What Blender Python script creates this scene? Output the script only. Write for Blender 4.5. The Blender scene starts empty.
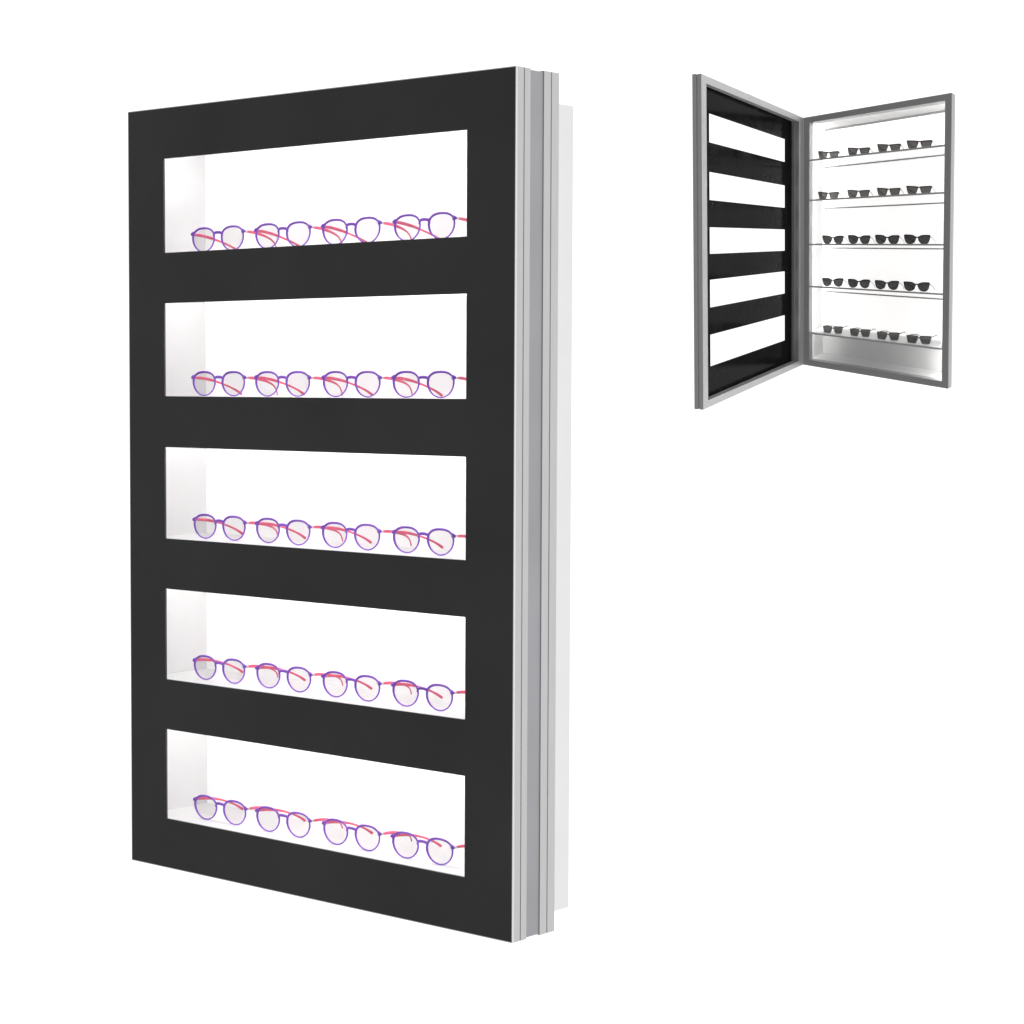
import bpy, bmesh, math
from mathutils import Vector, Matrix

SC = bpy.context.scene
COL = SC.collection
LIFT = Vector((0, 0, 1.75))

# ------------------------------------------------------------------ materials
def new_mat(name):
    m = bpy.data.materials.new(name)
    m.use_nodes = True
    nt = m.node_tree
    return m, nt, nt.nodes['Principled BSDF']

def pbr(name, col, rough=0.5, metal=0.0, spec=0.5, vary=0.0, vscale=60.0, stretch=(1, 1, 1), bump=0.0, rvary=0.0):
    """Principled material with a little procedural unevenness in tone, gloss and height."""
    m, nt, p = new_mat(name)
    p.inputs['Base Color'].default_value = (*col, 1)
    p.inputs['Roughness'].default_value = rough
    p.inputs['Metallic'].default_value = metal
    p.inputs['Specular IOR Level'].default_value = spec
    if vary or bump or rvary:
        tc = nt.nodes.new('ShaderNodeTexCoord')
        mp = nt.nodes.new('ShaderNodeMapping'); mp.inputs['Scale'].default_value = stretch
        nz = nt.nodes.new('ShaderNodeTexNoise')
        nz.inputs['Scale'].default_value = vscale; nz.inputs['Detail'].default_value = 5
        nt.links.new(tc.outputs['Object'], mp.inputs['Vector'])
        nt.links.new(mp.outputs['Vector'], nz.inputs['Vector'])
        if vary:
            rp = nt.nodes.new('ShaderNodeValToRGB')
            rp.color_ramp.elements[0].position = .3; rp.color_ramp.elements[1].position = .7
            rp.color_ramp.elements[0].color = tuple(c * (1 - vary) for c in col) + (1,)
            rp.color_ramp.elements[1].color = tuple(min(1, c * (1 + vary)) for c in col) + (1,)
            nt.links.new(nz.outputs['Fac'], rp.inputs['Fac'])
            nt.links.new(rp.outputs['Color'], p.inputs['Base Color'])
        if rvary:
            mr = nt.nodes.new('ShaderNodeMapRange')
            mr.inputs['To Min'].default_value = rough - rvary; mr.inputs['To Max'].default_value = rough + rvary
            nt.links.new(nz.outputs['Fac'], mr.inputs['Value'])
            nt.links.new(mr.outputs['Result'], p.inputs['Roughness'])
        if bump:
            bp = nt.nodes.new('ShaderNodeBump'); bp.inputs['Strength'].default_value = bump
            bp.inputs['Distance'].default_value = .0005
            nt.links.new(nz.outputs['Fac'], bp.inputs['Height'])
            nt.links.new(bp.outputs['Normal'], p.inputs['Normal'])
    return m

def clear(name, tint, gloss=0.04, rough=0.03):
    """Thin see-through sheet: tinted transparency with a faint polish."""
    m, nt, p = new_mat(name)
    nt.nodes.remove(p)
    out = nt.nodes['Material Output']
    tr = nt.nodes.new('ShaderNodeBsdfTransparent'); tr.inputs['Color'].default_value = (*tint, 1)
    gl = nt.nodes.new('ShaderNodeBsdfGlossy'); gl.inputs['Roughness'].default_value = rough
    mx = nt.nodes.new('ShaderNodeMixShader'); mx.inputs['Fac'].default_value = gloss
    nt.links.new(tr.outputs[0], mx.inputs[1]); nt.links.new(gl.outputs[0], mx.inputs[2])
    nt.links.new(mx.outputs[0], out.inputs['Surface'])
    return m

def glow_mat(name, strength):
    m, nt, p = new_mat(name)
    p.inputs['Base Color'].default_value = (.8, .8, .8, 1)
    p.inputs['Emission Color'].default_value = (1, .985, .97, 1)
    p.inputs['Emission Strength'].default_value = strength
    return m

def frosted(name):
    m, nt, p = new_mat(name)
    p.inputs['Base Color'].default_value = (.9, .9, .9, 1); p.inputs['Roughness'].default_value = .5
    tl = nt.nodes.new('ShaderNodeBsdfTranslucent'); tl.inputs['Color'].default_value = (.9, .9, .9, 1)
    mx = nt.nodes.new('ShaderNodeMixShader'); mx.inputs['Fac'].default_value = .15
    nt.links.new(p.outputs[0], mx.inputs[1]); nt.links.new(tl.outputs[0], mx.inputs[2])
    nt.links.new(mx.outputs[0], nt.nodes['Material Output'].inputs['Surface'])
    return m

M = {
    'black_glass': pbr('black_printed_glass', (.057, .057, .0574), .42, 0, .22, vary=.13, vscale=4, rvary=.08),
    'black_back': pbr('black_glass_back', (.007, .007, .007), .12, 0, .075, vary=.25, vscale=9, rvary=.05),
    'alu': pbr('brushed_aluminium', (.52, .52, .525), .45, .55, .5, vary=.05, vscale=30, stretch=(22, 22, .5), bump=.05),
    'alu_shaded': pbr('shaded_aluminium', (.40, .40, .405), .5, .4, .4, vary=.06, vscale=30, stretch=(22, 22, .5), bump=.05),  # aluminium darkened: the shade on the open case's face frame, put into the colour
    'groove': pbr('grey_groove', (.46, .46, .46), .6),
    'gasket': pbr('grey_hinge_channel', (.375, .373, .395), .55, 0, .3, vary=.06, vscale=8),
    'trim': pbr('polished_edge_trim', (.75, .75, .75), .3, .3),
    'white': pbr('white_lacquer', (.86, .86, .86), .5, 0, .3, vary=.01, vscale=20),
    'case_white': pbr('white_case_paint', (.84, .84, .84), .55, 0, .3, vary=.015, vscale=14),
    'shaded_side': pbr('shaded_side_white', (.76, .76, .765), .55, 0, .3, vary=.015, vscale=14),  # white greyed so the colour carries the inner side walls' shade
    'purple': pbr('purple_acetate', (.285, .098, .66), .28, 0, .5, vary=.12, vscale=90),
    'pink': pbr('pink_acetate', (.74, .10, .195), .3, 0, .5, vary=.10, vscale=90),
    'hinge': pbr('steel_hinge', (.55, .54, .54), .35, .8),
    'lens': clear('clear_lens', (.900, .893, .900), .03),
    'dark_frame': pbr('dark_brown_frame', (.075, .07, .067), .45, 0, .3, vary=.2, vscale=90),
    'dark_lens': clear('smoked_dark_lens', (.33, .322, .316), .05, .10),
    'black_frame': pbr('black_frame', (.04, .04, .04), .45, 0, .3, vary=.2, vscale=90),
    'black_lens': clear('smoked_black_lens', (.225, .225, .23), .05, .10),
    'grey_frame': pbr('grey_frame', (.15, .15, .15), .45, 0, .3, vary=.2, vscale=90),
    'grey_lens': clear('smoked_grey_lens', (.345, .345, .345), .05, .10),
    'temple_grey': pbr('translucent_grey_temple', (.42, .40, .40), .4, 0, .4),
    'shelf_glass': clear('shelf_glass', (.985, .985, .985), .03),
    'glass_edge': pbr('ground_glass_edge', (.45, .46, .46), .4),
    'rail': pbr('grey_light_rail', (.40, .40, .40), .5),
    'led': glow_mat('led_strip', 22.0),
    'fill_low': glow_mat('fill_strip_low', 75.0),
    'fill_faint': glow_mat('fill_strip_faint', 5.0),
    'panel_glow': glow_mat('back_panel_added_glow', .36),
    'panel_glow_open': glow_mat('back_panel_added_glow_open', .72),
    'frosted': frosted('frosted_glass'),
    'fill_open': glow_mat('fill_strip_open', 12.0),
}

# ------------------------------------------------------------------ mesh tools
def finish(name, bm, mat, parent=None, smooth=False, bevel=0.0):
    if bevel:
        bmesh.ops.bevel(bm, geom=[e for e in bm.edges if e.is_manifold and e.calc_face_angle(0) > .6],
                        offset=bevel, segments=2, affect='EDGES', profile=.6)
    bmesh.ops.recalc_face_normals(bm, faces=bm.faces)
    me = bpy.data.meshes.new(name)
    bm.to_mesh(me); bm.free()
    if smooth:
        for f in me.polygons: f.use_smooth = True
    me.materials.append(mat)
    o = bpy.data.objects.new(name, me)
    COL.objects.link(o)
    if parent: o.parent = parent
    return o

def hexa(bm, c):
    """c: 8 corners, bottom loop then top loop"""
    v = [bm.verts.new(p) for p in c]
    for f in ((0, 3, 2, 1), (4, 5, 6, 7), (0, 1, 5, 4), (1, 2, 6, 5), (2, 3, 7, 6), (3, 0, 4, 7)):
        bm.faces.new([v[i] for i in f])

def box(bm, x0, x1, d0, d1, y0, y1, put):
    """a bar in case coordinates: x along the width, d into the depth, y down from the top edge"""
    hexa(bm, [put(x0, d0, y1), put(x1, d0, y1), put(x1, d1, y1), put(x0, d1, y1),
              put(x0, d0, y0), put(x1, d0, y0), put(x1, d1, y0), put(x0, d1, y0)])

def ring(bm, x0, x1, y0, y1, tx, ty, d0, d1, put):
    """a rectangular picture-frame shaped profile"""
    out = [(x0, y0), (x1, y0), (x1, y1), (x0, y1)]
    inn = [(x0 + tx, y0 + ty), (x1 - tx, y0 + ty), (x1 - tx, y1 - ty), (x0 + tx, y1 - ty)]
    A = [[bm.verts.new(put(x, d, y)) for x, y in loop] for loop in (out, inn) for d in (d0, d1)]
    of, ob, nf, nb = A
    for i in range(4):
        j = (i + 1) % 4
        bm.faces.new((of[i], of[j], nf[j], nf[i]))
        bm.faces.new((ob[j], ob[i], nb[i], nb[j]))
        bm.faces.new((of[j], of[i], ob[i], ob[j]))
        bm.faces.new((nf[i], nf[j], nb[j], nb[i]))

def pierced_panel(bm, x0, x1, y0, y1, xl, xr, zs, d0, d1, put):
    """a flat board with a column of rectangular openings cut through it"""
    xs = [x0, xl, xr, x1]; ys = [y0] + list(zs) + [y1]
    F = {}; Bk = {}
    for i, x in enumerate(xs):
        for j, y in enumerate(ys):
            F[i, j] = bm.verts.new(put(x, d0, y)); Bk[i, j] = bm.verts.new(put(x, d1, y))
    solid = lambda i, j: 0 <= i < 3 and 0 <= j < len(ys) - 1 and not (i == 1 and j % 2 == 1)
    for i in range(3):
        for j in range(len(ys) - 1):
            if not solid(i, j): continue
            q = [(i, j), (i + 1, j), (i + 1, j + 1), (i, j + 1)]
            bm.faces.new([F[k] for k in q]); bm.faces.new([Bk[k] for k in reversed(q)])
            for (di, dj), (a, b) in (((0, -1), (q[0], q[1])), ((1, 0), (q[1], q[2])), ((0, 1), (q[2], q[3])), ((-1, 0), (q[3], q[0]))):
                if not solid(i + di, j + dj):
                    bm.faces.new((F[b], F[a], Bk[a], Bk[b]))

def tube(bm, pts, radii, up=Vector((0, 0, 1)), closed=False, n=10):
    """sweep an ellipse (half width, half height) along pts; height runs along 'up'"""
    P = [Vector(p) for p in pts]; rings = []
    N = len(P)
    for i, p in enumerate(P):
        a = P[(i - 1) % N] if closed or i else P[0]
        b = P[(i + 1) % N] if closed or i < N - 1 else P[-1]
        t = (b - a).normalized()
        u = up - t * up.dot(t)
        u = u.normalized() if u.length > 1e-6 else Vector((1, 0, 0))
        s = t.cross(u).normalized()
        rw, rh = radii[i]
        rings.append([bm.verts.new(p + s * rw * math.cos(k * 2 * math.pi / n) + u * rh * math.sin(k * 2 * math.pi / n)) for k in range(n)])
    for i in range(N if closed else N - 1):
        r0, r1 = rings[i], rings[(i + 1) % N]
        for k in range(n):
            bm.faces.new((r0[k], r0[(k + 1) % n], r1[(k + 1) % n], r1[k]))
    if not closed:
        bm.faces.new(list(reversed(rings[0]))); bm.faces.new(rings[-1])

def spline(P, m=6):
    """Catmull-Rom through P (tuples of any length), open"""
    out = []
    n = len(P)
    for i in range(n - 1):
        p0, p1, p2, p3 = P[max(i - 1, 0)], P[i], P[i + 1], P[min(i + 2, n - 1)]
        for k in range(m):
            t = k / m
            out.append(tuple(.5 * (2 * b + (c - a) * t + (2 * a - 5 * b + 4 * c - d) * t * t + (3 * b - a - 3 * c + d) * t ** 3)
                             for a, b, c, d in zip(p0, p1, p2, p3)))
    out.append(tuple(P[-1]))
    return out

def disc(bm, loop, y0, y1):
    a = [bm.verts.new((x, y0, z)) for x, z in loop]; b = [bm.verts.new((x, y1, z)) for x, z in loop]
    bm.faces.new(a); bm.faces.new(list(reversed(b)))
    for i in range(len(a)):
        j = (i + 1) % len(a)
        bm.faces.new((a[j], a[i], b[i], b[j]))

def empty(name, label, cat, group=None):
    o = bpy.data.objects.new(name, None); COL.objects.link(o)
    o.empty_display_size = .05
    o['label'] = label; o['category'] = cat
    if group: o['group'] = group
    return o

def copy_tree(o, parent=None):
    c = o.copy(); COL.objects.link(c)
    if parent: c.parent = parent
    for ch in [k for k in o.children]:
        copy_tree(ch, c)
    return c

ORD = ['leftmost', 'second from left', 'third from left', 'rightmost']
ROW = ['top', 'second', 'middle', 'fourth', 'bottom']

# =================================================================== closed case
W, H = .8, 1.1886
WIN_L, WIN_R = .0836, .7124
WIN = [.0783, .2234, .3013, .4457, .5251, .6681, .7468, .8898, .9683, 1.1107]
YAW = .7042316
root1 = empty('display_cabinet', 'large closed wall display case with black front, five white windows and silver side profiles', 'display case')
root1.location = Vector((-.6045, 3.4921, .4286 - H)) + LIFT
root1.rotation_euler = (0, 0, -YAW)
put1 = lambda x, d, y: (x, d, H - y)

bm = bmesh.new(); pierced_panel(bm, .0013, W - .0013, .0013, H - .0013, WIN_L, WIN_R, WIN, -.0035, -.0003, put1)
door1 = finish('door', bm, M['black_glass'], root1)
bm = bmesh.new()
ring(bm, 0, W, 0, H, .030, .030, 0, .0124, put1)
ring(bm, 0, W, 0, H, .030, .030, .0146, .0266, put1)
df = finish('door_frame', bm, M['alu'], door1, bevel=.0007)
bm = bmesh.new(); ring(bm, .0010, W - .0010, .0010, H - .0010, .0290, .0290, .0125, .0145, put1)
finish('groove_seal', bm, M['groove'], door1)
bm = bmesh.new(); ring(bm, 0, W, 0, H, .0011, .0011, -.0037, -.0001, put1)
finish('edge_trim', bm, M['trim'], door1)
bm = bmesh.new(); ring(bm, .0016, W - .0016, .0016, H - .0016, .0234, .0234, .0268, .0552, put1)
finish('hinge_channel', bm, M['gasket'], root1)
bm = bmesh.new()
ring(bm, 0, W, 0, H, .025, .025, .0554, .0698, put1)
ring(bm, 0, W, 0, H, .025, .025, .0720, .0875, put1)
cf = finish('case_frame', bm, M['alu'], root1, bevel=.0007)
bm = bmesh.new(); ring(bm, .0010, W - .0010, .0010, H - .0010, .0240, .0240, .0699, .0719, put1)
finish('groove_seal', bm, M['groove'], cf)
# rear case: four walls and a back, standing free of the silver frame behind it
bm = bmesh.new()
ring(bm, .026, .7725, .036, 1.171, .005, .006, .0290, .1530, put1)
finish('case_wall', bm, M['case_white'], root1, bevel=.0012)
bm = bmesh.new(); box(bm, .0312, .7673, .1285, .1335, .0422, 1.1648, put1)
finish('back_panel', bm, M['panel_glow'], root1)  # glow added to the back wall to whiten it behind the windows
for x0, x1 in ((.0312, .0324), (.7661, .7673)):
    bm = bmesh.new(); box(bm, x0, x1, .0292, .1284, .0424, 1.1646, put1)
    finish('side_panel', bm, M['shaded_side'], root1)
for i in range(5):
    yb = WIN[2 * i + 1]
    bm = bmesh.new(); box(bm, .0326, .7659, .0006, .1283, yb, yb + .008, put1)
    finish('shelf', bm, M['white'], root1, bevel=.0005)
    yt = (.0425 if i == 0 else WIN[2 * i - 1] + .0085)
    bm = bmesh.new(); box(bm, .058, .755, .006, .016, yt + .004, yt + .012, put1)
    ls = finish('unseen_light_strip', bm, M['led'], root1)

# ------------------------------------------------------------------ eyeglasses
def panto(a, up, low, zc, n=44, nu=2.2, nl=2.05):
    L = []
    for k in range(n):
        t = 2 * math.pi * k / n
        c, s = math.cos(t), math.sin(t)
        e = 2 / (nu if s > 0 else nl)
        x = a * math.copysign(abs(c) ** e, c); z = (up if s > 0 else low) * math.copysign(abs(s) ** e, s)
        if s < 0: x *= 1 - .05 * abs(s)
        L.append((x, zc + z))
    return L

def make_eyeglasses():
    r = empty('eyeglasses', 'x', 'eyeglasses', 'round purple eyeglasses on the shelves of the closed display case')
    loop = panto(.0246, .0158, .0205, .0217, nu=2.4)
    bm = bmesh.new()
    for s in (-1, 1):
        pts = []; rad = []
        for x, z in loop:
            up = max(0, (z - .0012) / .0363)
            inner = max(0, -x / .024) * (1 - abs(up - .55) * 1.4)
            rr = .00108 + .00072 * up ** 1.5 + .0008 * max(0, inner)
            pts.append((s * .0330 + x, 0, z)); rad.append((rr, .0013))
        tube(bm, pts, rad, up=Vector((0, 1, 0)), closed=True, n=8)
        # end piece that carries the hinge
        tube(bm, [(s * .0545, -.0002, .0300), (s * .0575, -.0006, .0296), (s * .0600, -.0008, .0291), (s * .0618, -.0003, .0288)],
             [(.0012, .0036), (.0012, .0034), (.0012, .0027), (.0010, .0020)], n=8)
    br = spline([(-.0100, 0, .0240), (-.0078, -.0004, .0284), (-.0035, -.0010, .0297), (.0035, -.0010, .0297), (.0078, -.0004, .0284), (.0100, 0, .0240)], 5)
    tube(bm, br, [(.0015, .0023 if abs(p[0]) < .008 else .0017) for p in br], n=8)
    finish('frame', bm, M['purple'], r, smooth=True)
    for s in (-1, 1):
        bm = bmesh.new()
        disc(bm, [(s * .0330 + x * .985, .0217 + (z - .0217) * .985) for x, z in loop], -.0004, .0004)
        finish('lens', bm, M['lens'], r)
        bm = bmesh.new()
        P = spline([(s * .0600, .0046, .0287), (s * .0600, .018, .0282), (s * .0592, .038, .0252), (s * .0568, .056, .0204),
                    (s * .0520, .069, .0152), (s * .0458, .079, .0092), (s * .0405, .0865, .0026)], 5)
        m_ = len(P) - 1
        rad = []
        for i in range(m_ + 1):
            t = i / m_
            h = .0021 if t < .10 else (.0024 if t < .3 else max(.0016, .0024 - (t - .3) * .004))
            if t > .75: h = .0016 + (t - .75) * .0028
            rad.append((.0011, h))
        rad[-1] = (.0008, .0012)
        tube(bm, P, rad, n=10)
        tp = finish('temple', bm, M['pink'], r, smooth=True)
        bm = bmesh.new()
        box(bm, s * .0602 - .0012, s * .0602 + .0012, .0004, .0052, -.0302, -.0272, lambda x, d, y: (x, d, -y))
        finish('hinge', bm, M['hinge'], tp, bevel=.0003)
    return r

M1 = Matrix.Translation(root1.location) @ Matrix.Rotation(-YAW, 4, 'Z')
proto = make_eyeglasses()
first = True
for i in range(5):
    for k, xc in enumerate((.1712, .3138, .4578, .6012)):
        o = proto if first else copy_tree(proto)
        first = False
        jit = ((i * 7 + k * 3) % 5 - 2) * .0004
        p = M1 @ Vector((xc + jit, .0310, H - WIN[2 * i + 1] + .0003))
        o.location = p
        o.rotation_euler = (0, 0, -YAW + math.radians(((i * 5 + k * 2) % 3 - 1) * .4))
        o['label'] = f'{ORD[k]} round purple eyeglasses on the {ROW[i]} shelf of the large closed case'

# =================================================================== open case
R2 = Matrix(((0.6915421, 0.7218985, -0.0251394), (-0.7195554, 0.6854119, -0.1115821), (-0.0633201, 0.0952529, 0.9934372)))
T2 = Vector((1.3033, 9.989, 1.2596)) + LIFT
KX, KD, Y0, KDOOR, TH = .15309, -.50923, .72116, .32561, 1.45607     # the open case narrows towards its hinge and its back
FX, FY = .0333, .0266
root2 = empty('display_cabinet', 'small grey framed display case standing open, its black slotted door swung out to the left', 'display case')
M2 = Matrix.Translation(T2) @ R2.to_4x4() @ Matrix.Translation((0, 0, -H))
root2.matrix_world = M2
def taper(x, d): return 1 + KX * (x - W / 2) + KD * d
def put2(x, d, y): return (x, d, H - (Y0 + (y - Y0) * taper(x, d)))
cT, sT = math.cos(TH), math.sin(TH)
def putd(u, w, v):
    s = (1 - KX * W / 2) + KDOOR * u
    return (u * cT - w * sT, -u * sT - w * cT, H - (Y0 + (v - Y0) * s))

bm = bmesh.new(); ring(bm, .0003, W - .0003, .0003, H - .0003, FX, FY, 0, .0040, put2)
finish('face_frame', bm, M['alu_shaded'], root2, bevel=.0006)
bm = bmesh.new(); ring(bm, 0, W, 0, H, FX + .0006, FY + .0006, .0042, .0125, put2); ring(bm, 0, W, 0, H, FX + .0006, FY + .0006, .0138, .0262, put2)
cf2 = finish('case_frame', bm, M['alu'], root2, bevel=.0007)
bm = bmesh.new(); ring(bm, .002, W - .002, .002, H - .002, FX - .002, FY - .002, .0126, .0137, put2)
finish('groove_seal', bm, M['groove'], cf2)
# rear case, splayed on the right, open to the front
XL, XRF, XRB, YT, YB, DB = .0190, W - .036, .688, .0190, H - .0205, .1195
def shell(bm, faces):
    for f in faces: bm.faces.new([bm.verts.new(put2(*p)) for p in f])
    bmesh.ops.remove_doubles(bm, verts=bm.verts, dist=1e-6)
    bmesh.ops.recalc_face_normals(bm, faces=bm.faces)
    bmesh.ops.solidify(bm, geom=bm.faces[:], thickness=-.004)
D0 = .0270
bm = bmesh.new()
shell(bm, [[(XL, D0, YT), (XL, DB, YT), (XL, DB, YB), (XL, D0, YB)],
           [(XRF, D0, YT), (XRB, DB, YT), (XRB, DB, YB), (XRF, D0, YB)],
           [(XL, D0, YT), (XRF, D0, YT), (XRB, DB, YT), (XL, DB, YT)],
           [(XL, D0, YB), (XRF, D0, YB), (XRB, DB, YB), (XL, DB, YB)],
           [(XL, DB, YT), (XRB, DB, YT), (XRB, DB, YB), (XL, DB, YB)]])
finish('case_wall', bm, M['white'], root2)
SH = [.2022, .3915, .6012, .8028, 1.0273]
RL = [.0236, .2114, .4196, .6208, .8430]
for i, y in enumerate(SH):
    last = i == 4
    bm = bmesh.new(); t = .0040
    xr = lambda d: XRF + (XRB - XRF) * max(0, (d - D0)) / (DB - D0) - .0095
    a, b = XL + .0005, DB - .0050
    hexa(bm, [put2(FX + .001, .0052, y + t), put2(xr(.0052), .0052, y + t), put2(xr(b), b, y + t), put2(a, b, y + t),
              put2(FX + .001, .0052, y), put2(xr(.0052), .0052, y), put2(xr(b), b, y), put2(a, b, y)])
    s_ = finish('shelf', bm, M['frosted'] if last else M['shelf_glass'], root2)
    bm = bmesh.new(); box(bm, FX + .0008, W - FX - .0008, .0012, .0050, y - .0010, y + .0062, put2)
    finish('front_edge', bm, M['glass_edge'], s_)
bm = bmesh.new(); hexa(bm, [put2(XL + .001, DB - .0045, 1.0285), put2(XRB + .003, DB - .0045, 1.0285), put2(XRB + .001, DB - .0012, 1.0285), put2(XL + .001, DB - .0012, 1.0285),
                           put2(XL + .001, DB - .0045, YT + .002), put2(XRB + .003, DB - .0045, YT + .002), put2(XRB + .001, DB - .0012, YT + .002), put2(XL + .001, DB - .0012, YT + .002)])
finish('back_panel', bm, M['panel_glow_open'], root2)  # glowing sheet added over the back wall to brighten the open case
for y in RL:
    bm = bmesh.new(); box(bm, XL + .014, XRB + .001, DB - .010, DB - .0047, y - .0031, y + .0031, put2)
    finish('light_rail', bm, M['rail'], root2)
for x0, x1, yl in ((XL + .001, XL + .009, 1.045), (W - .045, W - .0375, 1.020)):
    bm = bmesh.new(); box(bm, x0, x1, .0275, .0335, .030, yl, put2)
    finish('unseen_light_strip', bm, M['fill_open'], root2)  # unseen strips added behind the posts as fill light for the interior
bm = bmesh.new(); box(bm, W - .045, W - .0375, .0275, .0335, 1.040, 1.150, put2)
finish('unseen_light_strip', bm, M['fill_low'], root2)  # strong fill strip added behind the right post to brighten the bottom compartment
bm = bmesh.new(); box(bm, XL + .001, XL + .009, .0275, .0335, 1.048, 1.150, put2)
finish('unseen_light_strip', bm, M['fill_faint'], root2)  # weak fill strip added behind the left post, bottom compartment only

bm = bmesh.new(); box(bm, .06, .72, .0275, .0325, .0208, .0232, put2)
finish('unseen_light_strip', bm, M['fill_open'], root2)  # unseen strip added behind the top rail to lighten the ceiling

# door, seen from its inner side
bm = bmesh.new(); pierced_panel(bm, .0345, W - .0345, .0245, H - .0245, .0868, .6858,
                                [.11796, .22301, .33093, .43386, .53437, .63262, .72895, .83218, .93392, 1.05302], .0400, .0440, putd)
door2 = finish('door', bm, M['black_back'], root2)
bm = bmesh.new()
ring(bm, 0, W, 0, H, .0370, .0266, 0, .0195, putd)
ring(bm, 0, W, 0, H, .0340, .0240, .0265, .0469, putd)
finish('door_frame', bm, M['alu'], door2, bevel=.0007)
bm = bmesh.new(); ring(bm, .003, W - .003, .003, H - .003, .0340, .0236, .0196, .0264, putd)
finish('groove_seal', bm, M['groove'], door2)

# ------------------------------------------------------------------ sunglasses
def mirror(L): return [(-x, z) for x, z in reversed(L)]
SHAPES = {   # right-hand lens, x from the lens centre outwards, z from the shelf up
    'flat': [(.0285, .0300), (.0270, .0312), (.004, .0306), (-.0275, .0288), (-.0302, .0266), (-.0282, .0190), (-.0236, .0070), (-.0185, .0018), (-.006, .0002),
             (.012, .0004), (.0200, .0024), (.0236, .0095), (.0268, .0210)],
    'cat': [(.0290, .0345), (.0262, .0352), (.010, .0352), (-.010, .0342), (-.0262, .0290), (-.0298, .0245), (-.0266, .0130), (-.0170, .0038), (-.0040, .0003),
            (.008, .0005), (.0200, .0055), (.0265, .0155), (.0288, .0265)],
    'rect': [(.0285, .0310), (.0262, .0325), (.000, .0325), (-.0265, .0318), (-.0302, .0296), (-.0284, .0180), (-.0215, .0045), (-.0180, .0010), (-.004, .0001),
             (.014, .0003), (.0205, .0020), (.0240, .0085), (.0268, .0210)],
}
def make_sunglasses(kind, frame_m, lens_m, bridge_z, rim):
    r = empty('sunglasses', 'x', 'sunglasses', 'dark sunglasses on the glass shelves of the open display case')
    base = SHAPES[kind]
    cyc = base + base[:3]
    sm = [p[:2] for p in spline([base[-1]] + base + [base[0], base[1]], 4)][4:-4]
    loop = sm[:-1]
    cz = .017
    bm = bmesh.new()
    for s in (-1, 1):
        L = loop if s > 0 else mirror(loop)
        pts = [(s * .0365 + x, 0, z) for x, z in L]
        tube(bm, pts, [(rim * (.7 + .9 * max(0, min(1, (z - .01) / .022))), .0016) for x, z in L], up=Vector((0, 1, 0)), closed=True, n=6)
        top = max(z for x, z in L)
        tube(bm, [(s * .0615, 0, top - .0045), (s * .0645, .001, top - .0040), (s * .0660, .004, top - .0042)], [(.0016, .0034)] * 3, n=8)
    tube(bm, [(-.0135, 0, bridge_z), (-.005, -.0008, bridge_z + .0012), (.005, -.0008, bridge_z + .0012), (.0135, 0, bridge_z)], [(.0018, .0034), (.0018, .0027), (.0018, .0027), (.0018, .0034)], n=8)
    finish('frame', bm, frame_m, r, smooth=True)
    for s in (-1, 1):
        L = loop if s > 0 else mirror(loop)
        bm = bmesh.new(); disc(bm, [(s * .0365 + x * .985, cz + (z - cz) * .985) for x, z in L], -.0005, .0005)
        finish('lens', bm, lens_m, r)
        bm = bmesh.new()
        path = {'flat': [(.0045, .0260), (.015, .0200), (.028, .0115), (.040, .0045), (.046, .0015)],
                'cat': [(.0045, .0300), (.018, .0250), (.034, .0180), (.050, .0090), (.058, .0015)],
                'rect': [(.0045, .0300), (.022, .0325), (.044, .0340), (.062, .0320), (.071, .0260)]}[kind]
        P = spline([(s * (.0655 - .012 * max(0, y - .02) / .04), y, z) for y, z in path], 4)
        tube(bm, P, [(.0010, .0019)] * len(P), n=8)
        finish('temple', bm, M['temple_grey'] if kind != 'rect' else frame_m, r, smooth=True)
    return r

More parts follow.
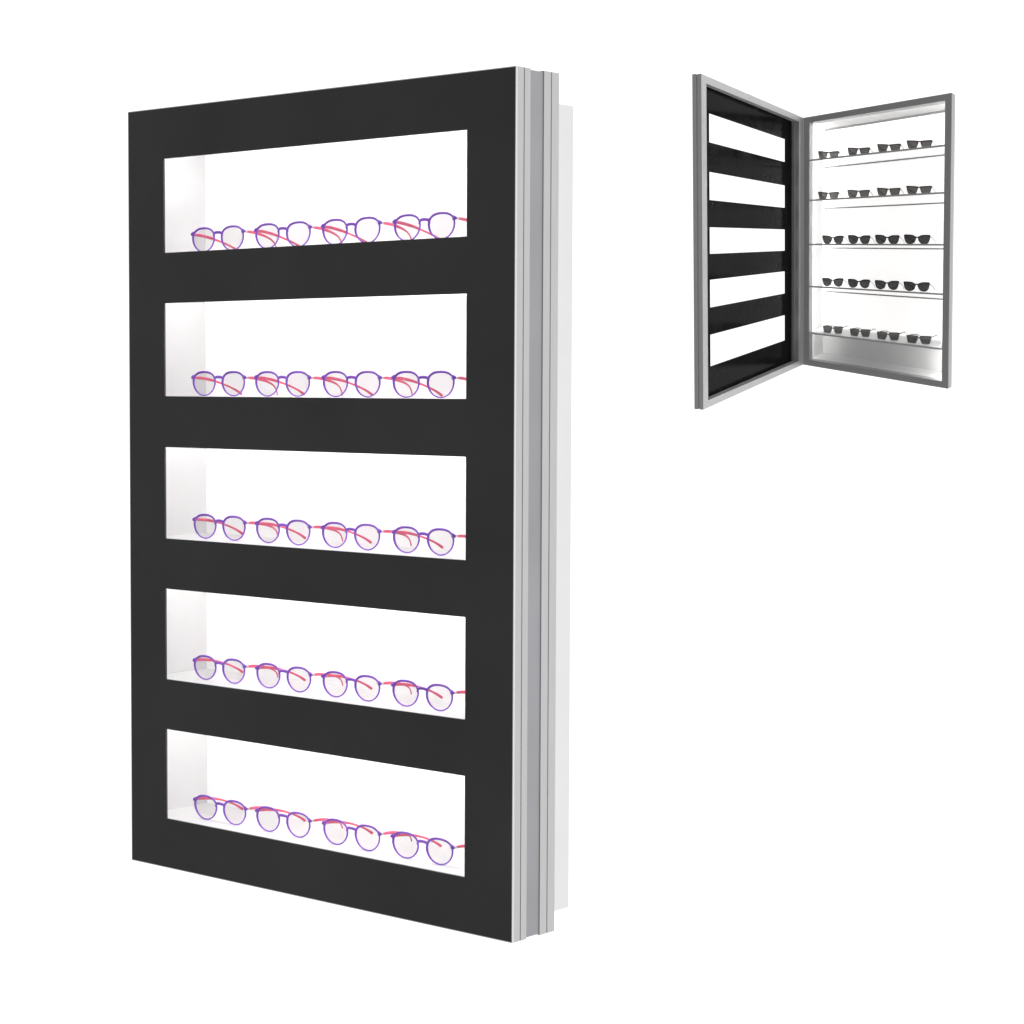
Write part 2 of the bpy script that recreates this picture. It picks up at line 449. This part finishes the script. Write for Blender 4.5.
KINDS = [
    ('flat', M['dark_frame'], M['dark_lens'], .0262, .0017, 'brown-black flat-topped sunglasses'),
    ('cat', M['black_frame'], M['black_lens'], .0262, .0018, 'black rounded sunglasses'),
    ('rect', M['grey_frame'], M['grey_lens'], .0235, .0016, 'grey rectangular sunglasses'),
]
protos = {}
ROWS = [0, 0, 1, 1, 2]
XS = [
    [(.0624, .1770), (.2273, .3475), (.3900, .5135), (.5475, .6787)],
    [(.0883, .2034), (.2336, .3522), (.3835, .5100), (.5400, .6739)],
    [(.0922, .2029), (.2452, .3569), (.3955, .5167), (.5572, .6867)],
]
for i in range(5):
    kd = ROWS[i]; kind, fm, lm, bz, rim, words = KINDS[kd]
    for k in range(4):
        if kd not in protos:
            o = protos[kd] = make_sunglasses(kind, fm, lm, bz, rim)
        else:
            o = copy_tree(protos[kd])
        x0, x1 = XS[kd][k]
        d = .012 if kd == 0 else .030
        xc = (x0 + x1) / 2 + (.030 - d) * .79
        sx = (x1 - x0) / .1315; sz = taper(xc, d) * (1.05 if kd == 1 else 1)
        o.matrix_world = M2 @ Matrix.Translation(put2(xc, d, SH[i] - .0007)) @ Matrix.Diagonal((sx, sx, sz, 1))
        o['label'] = f'{ORD[k]} {words} on the {ROW[i]} shelf of the small open case'

# =================================================================== camera
cam = bpy.data.cameras.new('camera')
co = bpy.data.objects.new('camera', cam); COL.objects.link(co)
co.matrix_world = Matrix.Translation(LIFT) @ Matrix(((0.99998942, -0.00459997, 0, 0), (0.00026141, 0.05682774, -0.99838396, 0), (0.00459253, 0.99837340, 0.05682834, 0), (0, 0, 0, 1)))
cam.sensor_width = 36; cam.lens = 2200 * 36 / 1024
cam.clip_start = .1; cam.clip_end = 200
SC.camera = co

# =================================================================== light: white studio, dimmer on the front left
w = bpy.data.worlds.new('World'); SC.world = w; w.use_nodes = True
nt = w.node_tree; bg = nt.nodes['Background']
tc = nt.nodes.new('ShaderNodeTexCoord')
dt = nt.nodes.new('ShaderNodeVectorMath'); dt.operation = 'DOT_PRODUCT'; dt.inputs[1].default_value = (-.72, -.69, 0)
mr = nt.nodes.new('ShaderNodeMapRange'); mr.interpolation_type = 'SMOOTHSTEP'
mr.inputs['From Min'].default_value = -.1; mr.inputs['From Max'].default_value = .65
mr.inputs['To Min'].default_value = 1.2; mr.inputs['To Max'].default_value = .30
nt.links.new(tc.outputs['Generated'], dt.inputs[0]); nt.links.new(dt.outputs['Value'], mr.inputs['Value'])
nt.links.new(mr.outputs['Result'], bg.inputs['Strength'])
bg.inputs['Color'].default_value = (1, 1, 1, 1)

SC.view_settings.view_transform = 'Standard'; SC.view_settings.look = 'None'
SC.view_settings.exposure = 0; SC.view_settings.gamma = 1; SC.view_settings.use_curve_mapping = False
SC.cycles.max_bounces = 10; SC.cycles.transparent_max_bounces = 24
SC.cycles.sample_clamp_indirect = 8
